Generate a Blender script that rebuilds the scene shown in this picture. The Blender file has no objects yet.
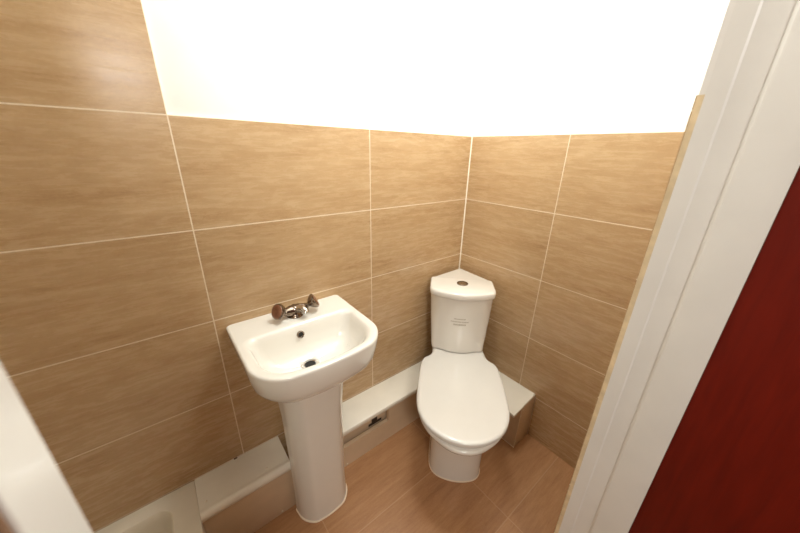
import bpy, bmesh, math, random
from mathutils import Vector, Matrix
random.seed(4)
S = bpy.context.scene
C = S.collection
PI = math.pi

# ------------------------------------------------------------------ materials
def new_mat(name):
    m = bpy.data.materials.new(name); m.use_nodes = True
    nt = m.node_tree; nt.nodes.clear()
    out = nt.nodes.new('ShaderNodeOutputMaterial')
    b = nt.nodes.new('ShaderNodeBsdfPrincipled')
    nt.links.new(b.outputs[0], out.inputs[0])
    return m, nt, b

def nd(nt, t, **kw):
    n = nt.nodes.new(t)
    for k, v in kw.items(): setattr(n, k, v)
    return n

def mth(nt, op, a, b=None, c=None):
    n = nd(nt, 'ShaderNodeMath', operation=op)
    for i, v in enumerate((a, b, c)):
        if v is None: continue
        if isinstance(v, (int, float)): n.inputs[i].default_value = v
        else: nt.links.new(v, n.inputs[i])
    return n.outputs[0]

def ramp(nt, fac, stops):
    r = nd(nt, 'ShaderNodeValToRGB')
    e = r.color_ramp.elements
    while len(e) < len(stops): e.new(0.5)
    for el, (p, c) in zip(e, stops): el.position = p; el.color = (*c, 1)
    nt.links.new(fac, r.inputs[0])
    return r.outputs[0]

def mix(nt, fac, a, b, mode='MIX'):
    n = nd(nt, 'ShaderNodeMix', data_type='RGBA', blend_type=mode)
    for s, v in ((n.inputs[0], fac), (n.inputs[6], a), (n.inputs[7], b)):
        if isinstance(v, (int, float)): s.default_value = v
        elif isinstance(v, tuple): s.default_value = (*v, 1)
        else: nt.links.new(v, s)
    return n.outputs[2]

def plain(name, col, rough=0.4, metal=0.0, var=0.06, scale=14.0, coat=0.0, bump=0.0, spec=0.5):
    """one colour with a faint cloudy variation"""
    m, nt, b = new_mat(name)
    tc = nd(nt, 'ShaderNodeTexCoord')
    nz = nd(nt, 'ShaderNodeTexNoise'); nz.inputs['Scale'].default_value = scale; nz.inputs['Detail'].default_value = 4
    nt.links.new(tc.outputs['Object'], nz.inputs['Vector'])
    lo = tuple(c * (1 - var) for c in col); hi = tuple(min(1, c * (1 + var)) for c in col)
    nt.links.new(ramp(nt, nz.outputs[0], [(0.3, lo), (0.7, hi)]), b.inputs['Base Color'])
    b.inputs['Roughness'].default_value = rough
    b.inputs['Metallic'].default_value = metal
    b.inputs['Specular IOR Level'].default_value = spec
    b.inputs['Coat Weight'].default_value = coat
    b.inputs['Coat Roughness'].default_value = 0.05
    if bump:
        n2 = nd(nt, 'ShaderNodeTexNoise'); n2.inputs['Scale'].default_value = 220
        nt.links.new(tc.outputs['Object'], n2.inputs['Vector'])
        bp = nd(nt, 'ShaderNodeBump'); bp.inputs['Strength'].default_value = bump; bp.inputs['Distance'].default_value = 0.002
        nt.links.new(n2.outputs[0], bp.inputs['Height']); nt.links.new(bp.outputs[0], b.inputs['Normal'])
    return m

def tile_mat(name, ua, va, u0, v0, pu, pv, cols, grout, gw=0.0032, rough=0.27, groutmix=1.0):
    """stone-look tile: streaks run along axis ua; joints every pu / pv from u0 / v0"""
    m, nt, b = new_mat(name)
    tc = nd(nt, 'ShaderNodeTexCoord')
    sp = nd(nt, 'ShaderNodeSeparateXYZ'); nt.links.new(tc.outputs['Object'], sp.inputs[0])
    U, V = sp.outputs[ua], sp.outputs[va]
    a = mth(nt, 'DIVIDE', mth(nt, 'SUBTRACT', U, u0), pu)
    c = mth(nt, 'DIVIDE', mth(nt, 'SUBTRACT', V, v0), pv)
    def joint(x, pitch):
        d = mth(nt, 'ABSOLUTE', mth(nt, 'SUBTRACT', mth(nt, 'FRACT', x), 0.5))
        return mth(nt, 'GREATER_THAN', d, 0.5 - gw / 2 / pitch)
    jm = mth(nt, 'MAXIMUM', joint(a, pu), joint(c, pv))
    # every tile gets its own piece of stone
    ia, ic = mth(nt, 'FLOOR', a), mth(nt, 'FLOOR', c)
    cmb = nd(nt, 'ShaderNodeCombineXYZ'); nt.links.new(ia, cmb.inputs[0]); nt.links.new(ic, cmb.inputs[1])
    wn = nd(nt, 'ShaderNodeTexWhiteNoise', noise_dimensions='2D'); nt.links.new(cmb.outputs[0], wn.inputs['Vector'])
    rnd = wn.outputs['Value']
    def streak(su, sv, detail, rough_):
        cv = nd(nt, 'ShaderNodeCombineXYZ')
        nt.links.new(mth(nt, 'MULTIPLY', U, su), cv.inputs[0])
        nt.links.new(mth(nt, 'MULTIPLY', V, sv), cv.inputs[1])
        nt.links.new(mth(nt, 'MULTIPLY', rnd, 37.0), cv.inputs[2])
        n = nd(nt, 'ShaderNodeTexNoise'); n.inputs['Scale'].default_value = 1.0
        n.inputs['Detail'].default_value = detail; n.inputs['Roughness'].default_value = rough_
        n.inputs['Distortion'].default_value = 0.35
        nt.links.new(cv.outputs[0], n.inputs['Vector'])
        return n.outputs[0]
    s1 = streak(2.6, 26, 6, 0.62)
    s2 = streak(14, 90, 5, 0.7)
    s3 = streak(160, 260, 2, 0.5)
    h = mth(nt, 'ADD', mth(nt, 'MULTIPLY', s1, 0.47), mth(nt, 'ADD', mth(nt, 'MULTIPLY', s2, 0.38), mth(nt, 'MULTIPLY', s3, 0.15)))
    col = ramp(nt, h, [(0.30, cols[0]), (0.43, cols[1]), (0.56, cols[2]), (0.72, cols[3])])
    br = nd(nt, 'ShaderNodeHueSaturation')
    nt.links.new(mth(nt, 'ADD', mth(nt, 'MULTIPLY', rnd, 0.08), 0.96), br.inputs['Value'])
    nt.links.new(col, br.inputs['Color'])
    jf = mth(nt, 'MULTIPLY', jm, groutmix)
    nt.links.new(mix(nt, jf, br.outputs[0], grout), b.inputs['Base Color'])
    nt.links.new(mth(nt, 'ADD', mth(nt, 'MULTIPLY', jm, 0.4), mth(nt, 'ADD', mth(nt, 'MULTIPLY', s2, 0.16), rough - 0.08)), b.inputs['Roughness'])
    bp = nd(nt, 'ShaderNodeBump'); bp.inputs['Strength'].default_value = 0.25; bp.inputs['Distance'].default_value = 0.0015
    nt.links.new(mth(nt, 'SUBTRACT', mth(nt, 'MULTIPLY', h, 0.35), jm), bp.inputs['Height'])
    nt.links.new(bp.outputs[0], b.inputs['Normal'])
    return m

STONE = [(0.35, 0.198, 0.092), (0.48, 0.306, 0.156), (0.555, 0.376, 0.205), (0.63, 0.452, 0.268)]
FSTONE = [(0.26, 0.118, 0.048), (0.37, 0.180, 0.080), (0.43, 0.222, 0.102), (0.52, 0.290, 0.145)]
GROUT = (0.86, 0.72, 0.54)
M = {}
M['tile_back'] = tile_mat('stone tiles on the back wall', 0, 2, -1.2044, 1.44, 0.6103, 0.3, STONE, GROUT)
M['tile_right'] = tile_mat('stone tiles on the right wall', 1, 2, -0.4652, 1.44, 0.6103, 0.3, STONE, GROUT)
M['tile_front'] = tile_mat('stone tiles on the door wall', 0, 2, -0.30, 1.44, 0.6103, 0.3, STONE, GROUT)
M['tile_floor'] = tile_mat('stone floor tiles', 0, 1, -0.427, -0.718, 0.59, 0.325, FSTONE, (0.62, 0.44, 0.28), gw=0.0036, rough=0.34, groutmix=0.35)
M['grout'] = plain('pale corner grout', (0.88, 0.78, 0.62), 0.7)
M['plaster'] = plain('white plaster', (0.86, 0.84, 0.79), 0.75, var=0.015, bump=0.08)
M['gloss'] = plain('white gloss paint', (0.84, 0.82, 0.77), 0.28, var=0.03, scale=9, coat=0.2, bump=0.03)
M['ceramic'] = plain('cream white ceramic', (0.82, 0.785, 0.715), 0.13, var=0.008, coat=0.5)
M['lid_plastic'] = plain('white seat plastic', (0.74, 0.715, 0.665), 0.17, var=0.01, coat=0.3)
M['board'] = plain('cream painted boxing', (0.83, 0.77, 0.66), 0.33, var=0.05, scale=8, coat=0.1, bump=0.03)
M['board_shade'] = plain('cream boxing in shade tone', (0.68, 0.515, 0.35), 0.42, var=0.06, scale=8, bump=0.03)  # shade on the boxing's upright faces is put into this tan
M['tray'] = plain('cream tray', (0.74, 0.66, 0.53), 0.3, var=0.03, coat=0.1)
M['chrome'] = plain('chrome', (0.62, 0.58, 0.53), 0.12, metal=1.0, var=0.05, scale=60)
M['dark_chrome'] = plain('dark-toned chrome', (0.27, 0.215, 0.17), 0.2, metal=1.0, var=0.25, scale=70)  # dark brown reflections are put into the chrome's colour
M['reflection_brown'] = plain('brown reflection tone', (0.30, 0.15, 0.09), 0.3, metal=0.7, var=0.2, scale=60)  # reddish-brown reflection on the tap handles, painted into their end caps
M['dark'] = plain('dark gap', (0.012, 0.010, 0.008), 0.7)
M['slot'] = plain('dark brown opening', (0.045, 0.024, 0.012), 0.8)
M['mark'] = plain('grey print', (0.47, 0.41, 0.32), 0.5)
M['lining_brown'] = plain('mottled brown', (0.24, 0.135, 0.075), 0.6, var=0.2, scale=20)  # brown of the left lining behind its white face
M['edge'] = plain('tan tile edge', (0.80, 0.64, 0.40), 0.55, var=0.15, scale=40)
M['screw'] = plain('white screw cap', (0.85, 0.76, 0.62), 0.3)
M['chip'] = plain('brown chip', (0.12, 0.05, 0.02), 0.7)
M['silicone'] = plain('pale sealant', (0.84, 0.72, 0.56), 0.4)
M['hall'] = plain('hall floor covering', (0.34, 0.17, 0.08), 0.8, var=0.2, scale=60)

def red_mat():
    m, nt, b = new_mat('dark red stained door')
    tc = nd(nt, 'ShaderNodeTexCoord')
    mp = nd(nt, 'ShaderNodeMapping'); mp.inputs['Scale'].default_value = (12, 12, 1.2)
    nt.links.new(tc.outputs['Object'], mp.inputs[0])
    nz = nd(nt, 'ShaderNodeTexNoise'); nz.inputs['Scale'].default_value = 6; nz.inputs['Detail'].default_value = 6; nz.inputs['Distortion'].default_value = 0.6
    nt.links.new(mp.outputs[0], nz.inputs['Vector'])
    nt.links.new(ramp(nt, nz.outputs[0], [(0.3, (0.125, 0.007, 0.0025)), (0.7, (0.175, 0.011, 0.004))]), b.inputs['Base Color'])
    b.inputs['Roughness'].default_value = 0.45; b.inputs['Specular IOR Level'].default_value = 0.2
    return m
M['red'] = red_mat()

# ------------------------------------------------------------------ mesh helpers
def obj(name, bm, mat, parent=None, smooth=False, autosmooth=None):
    bmesh.ops.recalc_face_normals(bm, faces=bm.faces[:])
    me = bpy.data.meshes.new(name); bm.to_mesh(me); bm.free()
    me.materials.append(mat)
    o = bpy.data.objects.new(name, me); C.objects.link(o)
    if smooth:
        for p in me.polygons: p.use_smooth = True
    if autosmooth is not None:
        for p in me.polygons: p.use_smooth = True
        me.set_sharp_from_angle(angle=math.radians(autosmooth))
    if parent: o.parent = parent
    return o

def bx(bm, lo, hi, bev=0.0, seg=2):
    r = bmesh.ops.create_cube(bm, size=1)
    vs = r['verts']
    for v in vs:
        v.co = Vector([lo[i] + (v.co[i] + 0.5) * (hi[i] - lo[i]) for i in range(3)])
    if bev:
        es = list({e for v in vs for e in v.link_edges})
        bmesh.ops.bevel(bm, geom=es, offset=bev, segments=seg, profile=0.5, affect='EDGES')
    return vs

def box_obj(name, lo, hi, mat, parent=None, bev=0.0):
    bm = bmesh.new(); bx(bm, lo, hi, bev)
    return obj(name, bm, mat, parent, autosmooth=35 if bev else None)

def loft(bm, rings, cap0=True, cap1=True):
    vr = [[bm.verts.new(p) for p in r] for r in rings]
    n = len(vr[0])
    for a, b in zip(vr, vr[1:]):
        for i in range(n):
            j = (i + 1) % n
            bm.faces.new((a[i], a[j], b[j], b[i]))
    if cap0: bm.faces.new(list(reversed(vr[0])))
    if cap1: bm.faces.new(vr[-1])
    return vr

def prism(bm, pts, z0, z1):
    loft(bm, [[(x, y, z0) for x, y in pts], [(x, y, z1) for x, y in pts]])

def tube(bm, pts, rads, n=16):
    """round tube along pts with radius per point"""
    rings = []
    pts = [Vector(p) for p in pts]
    for i, p in enumerate(pts):
        d = (pts[min(i + 1, len(pts) - 1)] - pts[max(i - 1, 0)]).normalized()
        a = d.orthogonal().normalized() if i == 0 else (rings_a - d * rings_a.dot(d)).normalized()
        rings_a = a
        b = d.cross(a)
        rings.append([p + (a * math.cos(2 * PI * k / n) + b * math.sin(2 * PI * k / n)) * rads[i] for k in range(n)])
    loft(bm, rings)

def lathe_axis(bm, origin, axis, prof, n=24):
    """profile [(distance along axis, radius)]"""
    o = Vector(origin); d = Vector(axis).normalized()
    a = d.orthogonal().normalized(); b = d.cross(a)
    loft(bm, [[o + d * t + (a * math.cos(2 * PI * k / n) + b * math.sin(2 * PI * k / n)) * max(r, 1e-4) for k in range(n)] for t, r in prof])

def empty(name, loc, label, cat, rz=0, group=None):
    o = bpy.data.objects.new(name, None); C.objects.link(o)
    o.location = loc; o.rotation_euler = (0, 0, rz); o.empty_display_size = 0.1
    o['label'] = label; o['category'] = cat
    if group: o['group'] = group
    return o

def structure(o):
    o['kind'] = 'structure'; return o

def settle(root):
    """parts are modelled in room coordinates; move them into their thing's frame"""
    inv = Matrix.Translation(-root.location)
    for ch in root.children:
        ch.data.transform(inv)
        for g in ch.children: g.data.transform(inv)

# ------------------------------------------------------------------ the room
TH = 0.009           # tile thickness
ZT = 1.44            # top of the tiling
XL, YF, H = -2.25, -0.902, 2.42
JR, JL = -0.560, -1.3225      # door lining faces
YO = -1.037                   # outer face of the door wall

f = structure(box_obj('floor', (XL - 0.1, YF - 0.05, -0.06), (0.1, 0.1, 0.0), M['tile_floor']))
hf = structure(box_obj('floor', (XL - 0.1, -2.6, -0.06), (0.6, YF - 0.05, -0.002), M['hall']))
structure(box_obj('ceiling', (XL - 0.1, YO, H), (0.1, 0.1, H + 0.06), M['plaster']))

w = structure(box_obj('wall_back', (XL - 0.1, TH, 0.0), (0.1, 0.1, H), M['plaster']))
bm = bmesh.new()
pts = [(XL, 0.0), (0.0, 0.0), (0.0, ZT), (-1.2044, ZT), (-1.2044, H), (XL, H)]
v0 = [bm.verts.new((x, 0.0, z)) for x, z in pts]; v1 = [bm.verts.new((x, TH, z)) for x, z in pts]
bm.faces.new(v0); bm.faces.new(list(reversed(v1)))
for i in range(len(pts)):
    j = (i + 1) % len(pts); bm.faces.new((v0[i], v1[i], v1[j], v0[j]))
obj('tile_panel', bm, M['tile_back'], w)
bm = bmesh.new(); prism(bm, [(0.0, 0.0), (-0.0042, 0.0), (0.0, -0.0042)], 0.242, ZT - 0.0005); obj('corner_joint', bm, M['grout'], w)
w = structure(box_obj('wall_right', (TH, YO, 0.0), (0.1, TH, H), M['plaster']))
obj_t = box_obj('tile_panel', (0.0, YF - TH, 0.0), (TH, 0.0, ZT), M['tile_right'], w)
structure(box_obj('wall_left', (XL - 0.1, YO, 0.0), (XL, TH, H), M['plaster']))

bm = bmesh.new()
bx(bm, (JR + 0.030, YO, 0), (TH, YF - TH, H))
bx(bm, (XL, YO, 0), (JL - 0.04, YF - TH, H))
bx(bm, (JL - 0.04, YO, 2.03), (JR + 0.030, YF - TH, H))
w = structure(obj('wall_front', bm, M['plaster']))
box_obj('tile_panel', (JR, YF - TH, 0), (0.0, YF, 1.462), M['edge'], w)
bm = bmesh.new(); bx(bm, (JR + 0.0005, YF - 0.0005, 0), (0.0, YF + 0.0015, 1.462)); obj('tile_face', bm, M['tile_front'], w)
bm = bmesh.new(); bx(bm, (XL, YF - TH, 0), (JL - 0.0405, YF, H)); obj('tile_face', bm, M['tile_front'], w)
box_obj('plaster_edge', (JR + 0.0005, YF - TH, 1.462), (0.0, YF - 0.001, H), M['plaster'], w)

# door lining on the right: flat, raised stop, rebate
y0 = YF - TH
prof = [(JR, y0), (JR, y0 - 0.0255), (JR + 0.002, y0 - 0.0285), (JR + 0.002, y0 - 0.0605), (JR - 0.001, y0 - 0.0630), (JR - 0.004, y0 - 0.0655),
        (JR - 0.0055, y0 - 0.069), (JR - 0.0055, YO + 0.001), (JR - 0.0045, YO), (JR + 0.030, YO), (JR + 0.030, y0)]
bm = bmesh.new(); prism(bm, prof, 0.0, 2.0)
structure(obj('trim_1', bm, M['gloss'], autosmooth=25))
# door lining on the left
prof = [(JL - 0.003, YF + 0.0020), (JL, YF - 0.002), (JL, YF - 0.0325), (JL - 0.0008, YF - 0.0335), (JL - 0.04, YF - 0.0335), (JL - 0.04, YF + 0.0020)]
bm = bmesh.new(); prism(bm, prof, 0.0, 2.0)
lt = structure(obj('trim_2', bm, M['gloss'], autosmooth=25))
box_obj('brown_edge', (JL - 0.040, YF - 0.0355, 0.0), (JL - 0.0009, YF - 0.0337, 2.0), M['lining_brown'], lt)
box_obj('brown_rebate', (JL - 0.04, YO, 0.0), (JL - 0.028, YF - 0.0338, 2.0), M['lining_brown'], lt)
bm = bmesh.new(); bx(bm, (JL - 0.04, YO, 2.0), (JR + 0.03, y0, 2.03)); structure(obj('trim_3', bm, M['gloss']))

# open red door, hinged on the right lining and swung out into the hall
dr = structure(box_obj('door_1', (JR - 0.003, -1.80, 0.006), (JR + 0.037, YO - 0.0006, 1.985), M['red'], bev=0.002))
bm = bmesh.new()
lathe_axis(bm, (JR - 0.003, -1.735, 1.0), (-1, 0, 0), [(0, 0.026), (0.006, 0.026), (0.008, 0.010), (0.03, 0.010), (0.035, 0.026), (0.055, 0.028), (0.062, 0.018), (0.063, 0.0)])
obj('door_handle', bm, M['chrome'], dr, autosmooth=40)

# ------------------------------------------------------------------ wash basin
def outline(x0, x1, yb, yf, rb, rf, bow=0.0, taper=0.0, z=0.0, n=10):
    """closed outline, wall side at yb, front at yf; same vertex count for every call"""
    p = []
    def arc(cx, cy, r, a0, a1):
        for k in range(n + 1):
            a = math.radians(a0 + (a1 - a0) * k / n); p.append([cx + r * math.cos(a), cy + r * math.sin(a)])
    def line(q0, q1):
        for k in range(1, n): p.append([q0[0] + (q1[0] - q0[0]) * k / n, q0[1] + (q1[1] - q0[1]) * k / n])
    line((x0 + rb, yb), (x1 - rb, yb)) if False else None
    arc(x1 - rb, yb - rb, rb, 90, 0)
    line((x1, yb - rb), (x1, yf + rf))
    arc(x1 - rf, yf + rf, rf, 0, -90)
    line((x1 - rf, yf), (x0 + rf, yf))
    arc(x0 + rf, yf + rf, rf, -90, -180)
    line((x0, yf + rf), (x0, yb - rb))
    arc(x0 + rb, yb - rb, rb, 180, 90)
    line((x0 + rb, yb), (x1 - rb, yb))
    xc, hw, d = (x0 + x1) / 2, (x1 - x0) / 2, yb - yf
    for q in p:
        t = (q[0] - xc) / hw; s = max(0, min(1, (yb - q[1]) / d))
        q[1] -= bow * (1 - t * t) * s ** 3
        q[0] = xc + (q[0] - xc) * (1 - taper * s)
    return [(x, y, z) for x, y in p]

basin = empty('wash_basin', (-0.965, -0.2, 0.0), 'small white pedestal wash basin with a two-handled tap against the tiled back wall', 'wash basin')
BX0, BX1, ZR = -1.177, -0.763, 0.810
def outer(ins, z, back=0.0):
    return outline(BX0 + ins, BX1 - ins, -0.001 - back, -0.353 + ins, 0.012, 0.085 if ins < 0.03 else 0.07, 0.030, 0.012, z)
def inner(ins, z):
    return outline(-1.152 + ins, -0.786 - ins, -0.128 - ins * 0.8, -0.331 + ins * 0.9, 0.035, 0.070, 0.030, 0.014, z)
rings = [outer(0.12, 0.640, 0.03), outer(0.075, 0.655, 0.02), outer(0.035, 0.690, 0.008), outer(0.016, 0.714, 0.002), outer(0.008, 0.735), outer(0.002, 0.775),
         outer(0.0, 0.800), outer(0.0006, 0.8060), outer(0.0025, 0.8088), outer(0.006, ZR)]
rings += [outer(0.009, ZR), inner(-0.010, ZR), inner(-0.007, ZR - 0.0002), inner(-0.002, ZR - 0.0014), inner(0.003, ZR - 0.0042), inner(0.007, ZR - 0.0085), inner(0.0105, ZR - 0.0145), inner(0.0135, ZR - 0.024), inner(0.019, 0.765), inner(0.028, 0.735), inner(0.042, 0.714),
          inner(0.060, 0.703)]
last = inner(0.075, 0.698)
rings.append(last)
cx, cy = -0.978, -0.205
def toward(r, f, z):
    out = []
    for x, y, _ in r:
        a = math.atan2(y - cy, x - cx)
        out.append((x + (cx + 0.021 * math.cos(a) - x) * f, y + (cy + 0.021 * math.sin(a) - y) * f, z))
    return out
rings.append(toward(last, 0.55, 0.693)); rings.append(toward(last, 1.0, 0.690))
bm = bmesh.new(); loft(bm, rings, True, True)
bowl = obj('bowl', bm, M['ceramic'], basin, autosmooth=50)
# waste: ring and dark opening
bm = bmesh.new()
lathe_axis(bm, (cx, cy, 0.689), (0, 0, 1), [(0, 0.031), (0.003, 0.031), (0.0045, 0.028), (0.003, 0.020), (0.0015, 0.0185)], 32)
wr = obj('waste_ring', bm, M['chrome'], basin, autosmooth=40); wr['label'] = 'chrome waste ring'
bm = bmesh.new(); lathe_axis(bm, (cx, cy, 0.6905), (0, 0, 1), [(0, 0.0178), (0.0012, 0.0178)], 32); obj('waste_hole', bm, M['dark'], wr)
# overflow
oy = -0.1455
ax = (0.0, -1.0, 0.35)
bm = bmesh.new(); lathe_axis(bm, (-0.979, oy + 0.0015, 0.776), ax, [(-0.006, 0.0125), (0.0025, 0.0125), (0.0035, 0.0105), (0.0025, 0.0085), (-0.001, 0.008)], 24)
ov = obj('overflow_ring', bm, M['dark_chrome'], basin, autosmooth=40); ov['label'] = 'dark metal overflow ring'
bm = bmesh.new(); lathe_axis(bm, (-0.979, oy + 0.0015, 0.776), ax, [(-0.002, 0.0082), (0.0012, 0.0082)], 24); obj('overflow_hole', bm, M['dark'], ov)
# pedestal
def ped(hw, yf, yb, z, r=0.05, bow=0.018):
    return outline(-0.977 - hw, -0.977 + hw, yb, yf, 0.008, r, bow, 0.10, z)
bm = bmesh.new()
loft(bm, [ped(0.105, -0.251, -0.166, 0.0), ped(0.105, -0.251, -0.166, 0.016), ped(0.104, -0.249, -0.166, 0.10),
          ped(0.1045, -0.251, -0.166, 0.30), ped(0.108, -0.257, -0.166, 0.50), ped(0.116, -0.268, -0.16, 0.62), ped(0.122, -0.276, -0.155, 0.668)])
pd = obj('pedestal', bm, M['ceramic'], basin, autosmooth=50)
bm = bmesh.new()
loft(bm, [ped(0.1085, -0.2545, -0.166, 0.0), ped(0.1085, -0.2545, -0.166, 0.002), ped(0.1045, -0.2505, -0.166, 0.006)])
obj('sealant_bead', bm, M['silicone'], pd, autosmooth=50)
# tap
bm = bmesh.new()
T = Vector((-0.964, -0.064, ZR))
lathe_axis(bm, T, (0, 0, 1), [(-0.002, 0.029), (0.003, 0.029), (0.006, 0.025), (0.012, 0.022), (0.022, 0.020), (0.032, 0.0175), (0.038, 0.011), (0.039, 0.0)])
tube(bm, [T + Vector(p) for p in ((-0.046, -0.006, 0.026), (-0.034, -0.004, 0.023), (-0.018, 0, 0.019), (0.018, 0, 0.019), (0.034, -0.004, 0.023), (0.046, -0.006, 0.026))],
     [0.0095, 0.0145, 0.0200, 0.0200, 0.0145, 0.0095], 20)
tap = obj('tap', bm, M['dark_chrome'], basin, smooth=True); tap['label'] = 'dark-toned chrome mixer tap'
bm = bmesh.new()
tube(bm, [T + Vector(p) for p in ((0.006, -0.002, 0.022), (0.014, -0.018, 0.028), (0.020, -0.032, 0.031), (0.022, -0.040, 0.027), (0.0225, -0.043, 0.021))], [0.0145, 0.014, 0.0135, 0.0135, 0.0135], 20)
obj('spout', bm, M['chrome'], tap, autosmooth=50)
for s in (-1, 1):
    o_ = T + Vector((s * (0.030 if s < 0 else 0.038), -0.005, 0.025)); ax = (s * 0.80, -0.34, 0.42) if s < 0 else (0.80, -0.22, 0.42)
    bm = bmesh.new()
    lathe_axis(bm, o_, ax, [(0.0, 0.0090), (0.008, 0.0080), (0.014, 0.0095), (0.020, 0.0175), (0.028, 0.0245), (0.035, 0.0275), (0.041, 0.0272), (0.043, 0.0240)], 28)
    hd = obj('tap_handle', bm, M['dark_chrome'], tap, autosmooth=45)
    bm = bmesh.new(); lathe_axis(bm, o_ + Vector(ax).normalized() * 0.0425, ax, [(0, 0.0242), (0.0018, 0.0215), (0.003, 0.013), (0.0034, 0.0)], 28)
    obj('handle_cap', bm, M['reflection_brown'], tap, smooth=True)
settle(basin)

# ------------------------------------------------------------------ corner toilet, built in its own frame (u away from the corner, v sideways)
U0 = 0.45
r2 = math.sqrt(0.5)
toilet = empty('toilet', (-U0 * r2, -U0 * r2, 0.0), 'white corner toilet with closed lid and triangular cistern', 'toilet', math.radians(225 - 1.2))
def shift(r): return [(u - U0, v, z) for u, v, z in r]
def half_to_ring(half, z, dv=0.0):
    """half outline [(u, v>=0)] from back centre to front centre -> closed ring"""
    a = [(u, v + dv, z) for u, v in half]
    b = [(u, dv - v, z) for u, v in reversed(half[1:-1])]
    return shift(a + b)
def spline(pts, n):
    """Catmull-Rom resample by arc length"""
    P = [Vector(p) for p in pts]; out = []
    for i in range(len(P) - 1):
        p0 = P[max(i - 1, 0)]; p1 = P[i]; p2 = P[i + 1]; p3 = P[min(i + 2, len(P) - 1)]
        if i == 0: p0 = Vector((p1.x, -p2.y)) if abs(p1.y) < 1e-6 else p1
        if i == len(P) - 2: p3 = Vector((p2.x, -p1.y)) if False else Vector((p1.x, -p1.y))
        for k in range(24):
            t = k / 24
            out.append(0.5 * ((2 * p1) + (p2 - p0) * t + (2 * p0 - 5 * p1 + 4 * p2 - p3) * t * t + (3 * p1 - p0 - 3 * p2 + p3) * t ** 3))
    out.append(P[-1])
    L = [0]
    for a, b in zip(out, out[1:]): L.append(L[-1] + (b - a).length)
    res = []; j = 0
    for k in range(n):
        s = L[-1] * k / (n - 1)
        while j < len(L) - 2 and L[j + 1] < s: j += 1
        f_ = (s - L[j]) / max(L[j + 1] - L[j], 1e-9)
        q = out[j].lerp(out[j + 1], f_); res.append((q.x, max(q.y, 0.0)))
    res[0] = (res[0][0], 0.0); res[-1] = (res[-1][0], 0.0)
    return res
NH = 44
def scaled(half, k, uc):
    return [(uc + (u - uc) * k, v * k) for u, v in half]
def inset(half, d):
    out = []
    for i, (u, v) in enumerate(half):
        a = Vector(half[max(i - 1, 0)]); b = Vector(half[min(i + 1, len(half) - 1)])
        if i == 0: a = Vector((half[1][0], -half[1][1]))
        if i == len(half) - 1: b = Vector((half[-2][0], -half[-2][1]))
        t = (b - a).normalized(); nrm = Vector((t.y, -t.x))      # outward
        q = Vector((u, v)) - nrm * d
        out.append((q.x, max(q.y, 0)))
    out[0] = (out[0][0], 0); out[-1] = (out[-1][0], 0)
    return out
# check direction of "outward" on this traversal: back centre -> side -> front centre
lid_h = spline([(0.285, 0.0), (0.285, 0.07), (0.288, 0.118), (0.33, 0.129), (0.364, 0.134), (0.384, 0.150), (0.402, 0.169), (0.445, 0.181), (0.55, 0.185), (0.68, 0.182), (0.752, 0.162), (0.803, 0.126), (0.835, 0.080), (0.850, 0.040), (0.855, 0.0)], NH)
tst = inset(lid_h, 0.01)
SG = 1 if tst[NH // 2][1] < lid_h[NH // 2][1] else -1
def ins(half, d): return inset(half, d * SG)
# seat lid: slightly domed slab
bm = bmesh.new()
ZL = 0.430
prof = [(0.004, ZL - 0.020), (0.0, ZL - 0.017), (0.0, ZL - 0.009), (0.0015, ZL - 0.005), (0.005, ZL - 0.002), (0.011, ZL - 0.0005), (0.018, ZL)]
loft(bm, [half_to_ring(ins(lid_h, d), z) for d, z in prof])
lid = obj('seat_lid', bm, M['lid_plastic'], toilet, autosmooth=50)
# seat ring under the lid
bm = bmesh.new()
loft(bm, [half_to_ring(ins(lid_h, d), z) for d, z in [(0.016, 0.396), (0.009, 0.398), (0.008, 0.403), (0.012, 0.4075)]])
obj('seat', bm, M['lid_plastic'], toilet, autosmooth=50)
# pan: rim, bowl tapering to the foot, back shelf under the cistern
rim_h = spline([(0.10, 0.0), (0.10, 0.05), (0.115, 0.098), (0.18, 0.122), (0.26, 0.130), (0.345, 0.134), (0.395, 0.150), (0.44, 0.168), (0.52, 0.178), (0.63, 0.180), (0.71, 0.169), (0.775, 0.138), (0.822, 0.092), (0.852, 0.045), (0.860, 0.0)], NH)
foot_h = spline([(0.355, 0.0), (0.355, 0.06), (0.362, 0.098), (0.38, 0.107), (0.42, 0.111), (0.50, 0.114), (0.58, 0.117), (0.635, 0.112), (0.668, 0.090), (0.685, 0.050), (0.691, 0.0)], NH)
def blend(a, b, t): return [(p[0] + (q[0] - p[0]) * t, p[1] + (q[1] - p[1]) * t) for p, q in zip(a, b)]
bm = bmesh.new()
rg = [half_to_ring(foot_h, 0.0, 0.005), half_to_ring(foot_h, 0.01, 0.005)]
for t, z in [(0.0, 0.10), (0.03, 0.19), (0.10, 0.245), (0.24, 0.285), (0.45, 0.315), (0.68, 0.338), (0.86, 0.356), (0.96, 0.370)]:
    rg.append(half_to_ring(blend(foot_h, rim_h, t), z, 0.005 * (1 - t)))
rg += [half_to_ring(rim_h, 0.382), half_to_ring(ins(rim_h, 0.001), 0.391), half_to_ring(ins(rim_h, 0.006), 0.396)]
bm2 = loft(bm, rg)
pn = obj('pan', bm, M['ceramic'], toilet, autosmooth=50)
bm = bmesh.new()
loft(bm, [half_to_ring(ins(foot_h, -0.003), 0.0, 0.005), half_to_ring(ins(foot_h, -0.003), 0.002, 0.005), half_to_ring(ins(foot_h, -0.001), 0.005, 0.005)])
obj('sealant_bead', bm, M['silicone'], pn, autosmooth=50)
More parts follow.
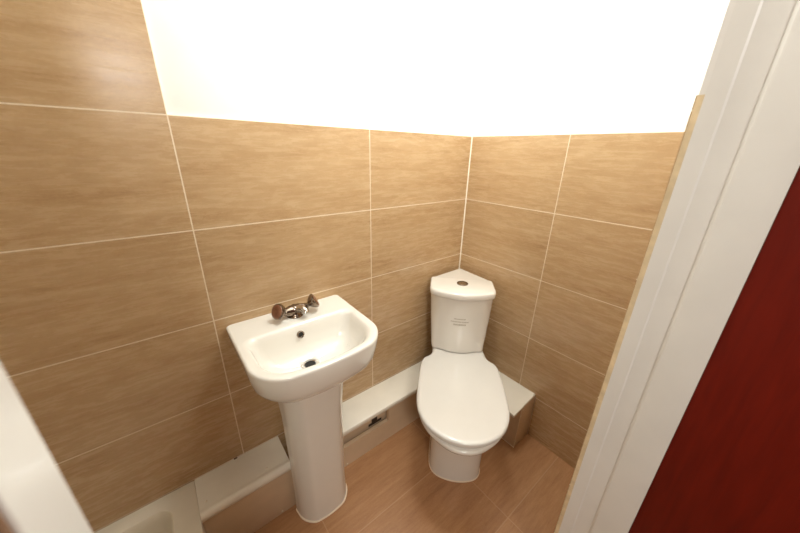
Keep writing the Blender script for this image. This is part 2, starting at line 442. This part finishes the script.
# shelf joining pan and cistern
bm = bmesh.new()
sh = spline([(0.10, 0.0), (0.10, 0.05), (0.118, 0.100), (0.20, 0.126), (0.262, 0.128), (0.274, 0.122), (0.278, 0.10), (0.278, 0.05), (0.278, 0.0)], NH)
loft(bm, [half_to_ring(ins(sh, d), z) for d, z in [(0.0, 0.385), (0.0, 0.428), (0.003, 0.435), (0.008, 0.438)]])
obj('cistern_shelf', bm, M['ceramic'], toilet, autosmooth=50)
DV = -0.009
# cistern body: corner-shaped plan with a bowed front
def cist(w, front, side, z, tip=0.075):
    return spline([(tip, 0.0), (tip, 0.02), (tip + 0.012, 0.042), (side - 0.10, w - 0.050), (side - 0.045, w - 0.008), (side - 0.02, w), (side, w), (side + 0.018, w - 0.004), (front - 0.022, w * 0.72), (front - 0.006, w * 0.36), (front, 0.0)], NH)
bm = bmesh.new()
lv = [(0.4335, 0.125, 0.350, 0.305), (0.440, 0.1275, 0.354, 0.306), (0.450, 0.129, 0.355, 0.306), (0.52, 0.134, 0.359, 0.302), (0.60, 0.140, 0.361, 0.297), (0.68, 0.145, 0.364, 0.292), (0.737, 0.148, 0.366, 0.288)]
loft(bm, [half_to_ring(cist(w_, f_, s_, z), z, DV) for z, w_, f_, s_ in lv])
ci = obj('cistern', bm, M['ceramic'], toilet, autosmooth=50)
# lid of the cistern
cl_h = []
def poly_half(pts, n):                     # straight segments, resampled
    P = [Vector(p) for p in pts]; L = [0]
    for a, b in zip(P, P[1:]): L.append(L[-1] + (b - a).length)
    res = []
    for k in range(n):
        s = L[-1] * k / (n - 1); j = 0
        while j < len(L) - 2 and L[j + 1] < s: j += 1
        q = P[j].lerp(P[j + 1], (s - L[j]) / max(L[j + 1] - L[j], 1e-9)); res.append((q.x, q.y))
    return res
fr = [(0.384 - 0.040 * (t * t) - 0.0 * t, 0.140 * t) for t in [1 - k / 10 for k in range(11)]]
cl_h = poly_half([(0.044, 0.0), (0.046, 0.006), (0.187, 0.136), (0.191, 0.148), (0.200, 0.1525), (0.215, 0.1535), (0.310, 0.1535), (0.324, 0.1515), (0.336, 0.147)] + fr, 90)
bm = bmesh.new()
loft(bm, [half_to_ring(ins(cl_h, d), z, DV) for d, z in [(0.008, 0.7375), (0.002, 0.7395), (0.0, 0.743), (0.0, 0.760), (0.0015, 0.766), (0.005, 0.7695), (0.010, 0.771)]])
obj('cistern_lid', bm, M['ceramic'], toilet, autosmooth=50)
# flush button
bm = bmesh.new(); lathe_axis(bm, (0.262 - U0, -0.008, 0.7705), (0, 0, 1), [(0, 0.027), (0.004, 0.027), (0.0055, 0.0245), (0.0045, 0.0205), (0.001, 0.0200)], 36)
fb = obj('flush_button', bm, M['dark_chrome'], toilet, autosmooth=40); fb['label'] = 'round chrome flush button'
for s in (-1, 1):
    bm = bmesh.new()
    pr = [(0.262 - U0 + s * 0.0009, -0.008 + 0.0192 * -1)]
    arc = [(0.262 - U0 + s * (0.0009 + 0.0188 * math.sin(a)), -0.008 + 0.0192 * math.cos(a)) for a in [PI * k / 16 for k in range(17)]]
    prism(bm, arc, 0.7705, 0.7735)
    obj('button_half', bm, M['chrome'], fb)
# small printed marking on the cistern front: three short worn lines, too worn to read
def front_u(v, z):
    t = (z - 0.4335) / (0.737 - 0.4335); w_ = 0.127 + 0.021 * t; f_ = 0.3545 + 0.0125 * t; v = v - DV
    h = cist(w_, f_, 0.304 - 0.014 * t, z)
    best = f_
    for (u1, v1), (u2, v2) in zip(h, h[1:]):
        if v2 <= abs(v) <= v1 and u1 > 0.3: best = u2 + (u1 - u2) * (abs(v) - v2) / max(v1 - v2, 1e-9)
    return best
bm = bmesh.new()
for zc, half_w, hh in [(0.631, 0.027, 0.0045), (0.616, 0.042, 0.0042), (0.600, 0.028, 0.0070)]:
    v = -half_w
    while v < half_w:
        wd = random.uniform(0.0022, 0.0050)
        zz = zc - 0.05 * v * 0
        q = [(front_u(vv - 0.012, z) + 0.0008 - U0, vv - 0.012, z) for vv, z in ((v, zz - hh / 2), (v + wd, zz - hh / 2), (v + wd, zz + hh / 2), (v, zz + hh / 2))]
        b4 = [(x - 0.003, y, z) for x, y, z in q]
        loft(bm, [b4, q])
        v += wd + random.uniform(0.0008, 0.0022)
mk = obj('printed_marking', bm, M['mark'], ci); mk['label'] = 'three faded grey printed lines'

# ------------------------------------------------------------------ pipe boxing along the walls
def dots(parent, pts, axis, r=0.004):
    for p in pts:
        bm = bmesh.new(); lathe_axis(bm, p, axis, [(0, r), (0.0012, r), (0.0022, r * 0.6), (0.0024, 0.0)], 12)
        obj('screw_cap', bm, M['screw'], parent, smooth=True)

# left section, with rounded nosing
b1 = empty('pipe_boxing', (-1.225, -0.08, 0), 'cream boxing with a rounded front nosing, left of the basin pedestal', 'pipe boxing', group=None)
XE = -1.073
bm = bmesh.new()
prof = [(-0.001, 0.210), (-0.001, 0.239), (-0.124, 0.239)] + [(-0.1405 - 0.0185 * math.sin(a), 0.2225 + 0.0185 * math.cos(a)) for a in [-0.5 + (PI + 0.3) * k / 14 for k in range(15)]] + [(-0.134, 0.210)]
ra = [(-1.3695, y, z) for y, z in prof]; rb = [(XE, y, z) for y, z in prof]
loft(bm, [ra, rb])
obj('top_board', bm, M['board'], b1, autosmooth=40)
box_obj('front_board', (-1.3695, -0.150, 0.0), (XE, -0.136, 0.2095), M['board_shade'], b1, 0.001)
dots(b1, [(-1.348, -0.110, 0.2388), (-1.152, -0.117, 0.2388)], (0, 0, 1))
dots(b1, [(-1.13, -0.1498, 0.014)], (0, -1, 0))
bm = bmesh.new(); bx(bm, (-1.240, -0.006, 0.2385), (-1.228, -0.0012, 0.2425), 0.001); obj('chipped_spot', bm, M['chip'], b1)
settle(b1)

# middle section, with a cut-out in its front board
b2 = empty('pipe_boxing', (-0.5, -0.08, 0), 'cream boxing with a cut-out in its front, between pedestal and toilet', 'pipe boxing')
X0, X1 = -0.872, -0.150
box_obj('top_board', (X0, -0.154, 0.212), (-0.09, -0.001, 0.239), M['board'], b2, 0.007)
bm = bmesh.new()
pts = [(X0, 0.0), (-0.30, 0.0), (-0.30, 0.2115), (-0.592, 0.2115), (-0.592, 0.118), (X0, 0.118)]
va = [bm.verts.new((x, -0.134, z)) for x, z in pts]; vb = [bm.verts.new((x, -0.116, z)) for x, z in pts]
bm.faces.new(va); bm.faces.new(list(reversed(vb)))
for i in range(len(pts)):
    j = (i + 1) % len(pts); bm.faces.new((va[i], vb[i], vb[j], va[j]))
obj('front_board', bm, M['board_shade'], b2)
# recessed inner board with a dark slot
box_obj('inner_board', (X0, -0.104, 0.002), (-0.585, -0.092, 0.2115), M['board_shade'], b2)
bm = bmesh.new()
bx(bm, (-0.690, -0.1055, 0.116), (-0.615, -0.1042, 0.130)); bx(bm, (-0.672, -0.1055, 0.130), (-0.640, -0.1042, 0.20))
obj('slot', bm, M['slot'], b2)
dots(b2, [(-0.828, -0.1338, 0.012), (-0.402, -0.1338, 0.014)], (0, -1, 0))
settle(b2)

# short section on the right wall, its loose top overhanging
b3 = empty('pipe_boxing', (-0.06, -0.4, 0), 'short cream boxing with overhanging top, between toilet and right wall', 'pipe boxing')
bm = bmesh.new()
prism(bm, [(-0.001, -0.165), (-0.001, -0.552), (-0.206, -0.562), (-0.188, -0.40), (-0.085, -0.165)], 0.248, 0.262)
bmesh.ops.bevel(bm, geom=bm.edges[:], offset=0.0015, segments=2, affect='EDGES')
obj('top_board', bm, M['board'], b3, autosmooth=35)
box_obj('side_board', (-0.130, -0.556, 0.0), (-0.118, -0.300, 0.2475), M['board_shade'], b3, 0.001)
box_obj('end_board', (-0.1178, -0.5555, 0.0), (-0.001, -0.543, 0.2475), M['board_shade'], b3, 0.001)
dots(b3, [(-0.112, -0.5553, 0.232), (-0.124, -0.5558, 0.200), (-0.120, -0.5558, 0.034)], (0, -1, 0), 0.0035)
bm = bmesh.new()
tube(bm, [(-0.131, -0.557, 0.001), (-0.131, -0.557, 0.247)], [0.0013, 0.0013], 8)
tube(bm, [(-0.0025, -0.5575, 0.001), (-0.0025, -0.5575, 0.244)], [0.0013, 0.0013], 8)
tube(bm, [(-0.131, -0.557, 0.0015), (-0.131, -0.30, 0.0015)], [0.0013, 0.0013], 8)
sl = obj('sealant_bead', bm, M['silicone'], b3)
settle(b3)

# ------------------------------------------------------------------ shower tray in the left corner
tray = empty('shower_tray', (-1.8, -0.40, 0), 'cream tray with a round-cornered recess at the bottom left below the tiles', 'shower tray')
TX0, TX1, TYF, TZ = XL + 0.002, -1.3697, -0.78, 0.239
def rr(x0, x1, y0_, y1, r, z, n=8):
    p = []
    for cx_, cy_, a0 in ((x1 - r, y1 - r, 0), (x0 + r, y1 - r, 90), (x0 + r, y0_ + r, 180), (x1 - r, y0_ + r, 270)):
        for k in range(n + 1):
            a = math.radians(a0 + 90 * k / n); p.append((cx_ + r * math.cos(a), cy_ + r * math.sin(a), z))
    return p
bm = bmesh.new()
IX0, IX1, IY0, IY1 = TX0 + 0.06, -1.443, TYF + 0.06, -0.056
loft(bm, [rr(TX0, TX1, TYF, -0.001, 0.004, 0.0), rr(TX0, TX1, TYF, -0.001, 0.004, TZ - 0.003), rr(TX0 + 0.001, TX1 - 0.001, TYF + 0.001, -0.002, 0.005, TZ - 0.001), rr(TX0 + 0.003, TX1 - 0.003, TYF + 0.003, -0.003, 0.006, TZ),
          rr(IX0 - 0.004, IX1 + 0.004, IY0 - 0.004, IY1 + 0.004, 0.044, TZ), rr(IX0, IX1, IY0, IY1, 0.04, TZ - 0.004), rr(IX0 + 0.003, IX1 - 0.003, IY0 + 0.003, IY1 - 0.003, 0.04, TZ - 0.03),
          rr(IX0 + 0.012, IX1 - 0.012, IY0 + 0.012, IY1 - 0.012, 0.04, TZ - 0.075), rr(IX0 + 0.035, IX1 - 0.035, IY0 + 0.035, IY1 - 0.035, 0.05, TZ - 0.09)], True, True)
obj('tray_body', bm, M['tray'], tray, autosmooth=40)
settle(tray)

# ------------------------------------------------------------------ light
def light(name, kind, loc, energy, col, **kw):
    d = bpy.data.lights.new(name, kind); d.energy = energy; d.color = col
    for k, v in kw.items(): setattr(d, k, v)
    o = bpy.data.objects.new(name, d); C.objects.link(o); o.location = loc
    return o
light('room_lamp', 'POINT', (-0.54, -0.37, 2.05), 25, (0.96, 1.0, 0.99), shadow_soft_size=0.09)
h = light('hall_lamp', 'AREA', (-1.58, -2.0, 2.0), 18, (1.0, 0.98, 0.93), shape='DISK', size=0.5)
h.rotation_euler = (Vector((-0.85, -0.7, 0.9)) - h.location).to_track_quat('-Z', 'Y').to_euler()
h = light('highlight_spot', 'SPOT', (-1.28, -2.2, 1.86), 26, (1.0, 0.97, 0.93), shadow_soft_size=0.07, spot_size=math.radians(24), spot_blend=1.0)  # added unseen spot, aimed to make the highlight on the back tiles
h.rotation_euler = (Vector((-1.26, 0, 1.53)) - h.location).to_track_quat('-Z', 'Y').to_euler()
W = bpy.data.worlds.new('hall_ambient'); S.world = W; W.use_nodes = True
W.node_tree.nodes['Background'].inputs[0].default_value = (1.0, 0.50, 0.25, 1)
W.node_tree.nodes['Background'].inputs[1].default_value = 0.13

# ------------------------------------------------------------------ camera
cd = bpy.data.cameras.new('camera'); cam = bpy.data.objects.new('camera', cd); C.objects.link(cam)
cd.sensor_width = 36; cd.lens = 303.7465 * 36 / 800; cd.clip_start = 0.01
yaw, pitch, roll = 0.6824, -0.3649, 0.0237
F = Vector((math.sin(yaw) * math.cos(pitch), math.cos(yaw) * math.cos(pitch), math.sin(pitch)))
R = Vector((math.cos(yaw), -math.sin(yaw), 0)); Uv = R.cross(F)
c_, s_ = math.cos(roll), math.sin(roll)
R, Uv = c_ * R + s_ * Uv, -s_ * R + c_ * Uv
m = Matrix((R, Uv, -F)).transposed().to_4x4(); m.translation = Vector((-1.2762, -1.0375, 1.3687))
cam.matrix_world = m
cd.dof.use_dof = True; cd.dof.focus_distance = 1.45; cd.dof.aperture_fstop = 5.6
S.camera = cam
vs = S.view_settings
vs.view_transform = 'Standard'; vs.look = 'None'; vs.gamma = 1.0; vs.exposure = 0.0; vs.use_curve_mapping = False
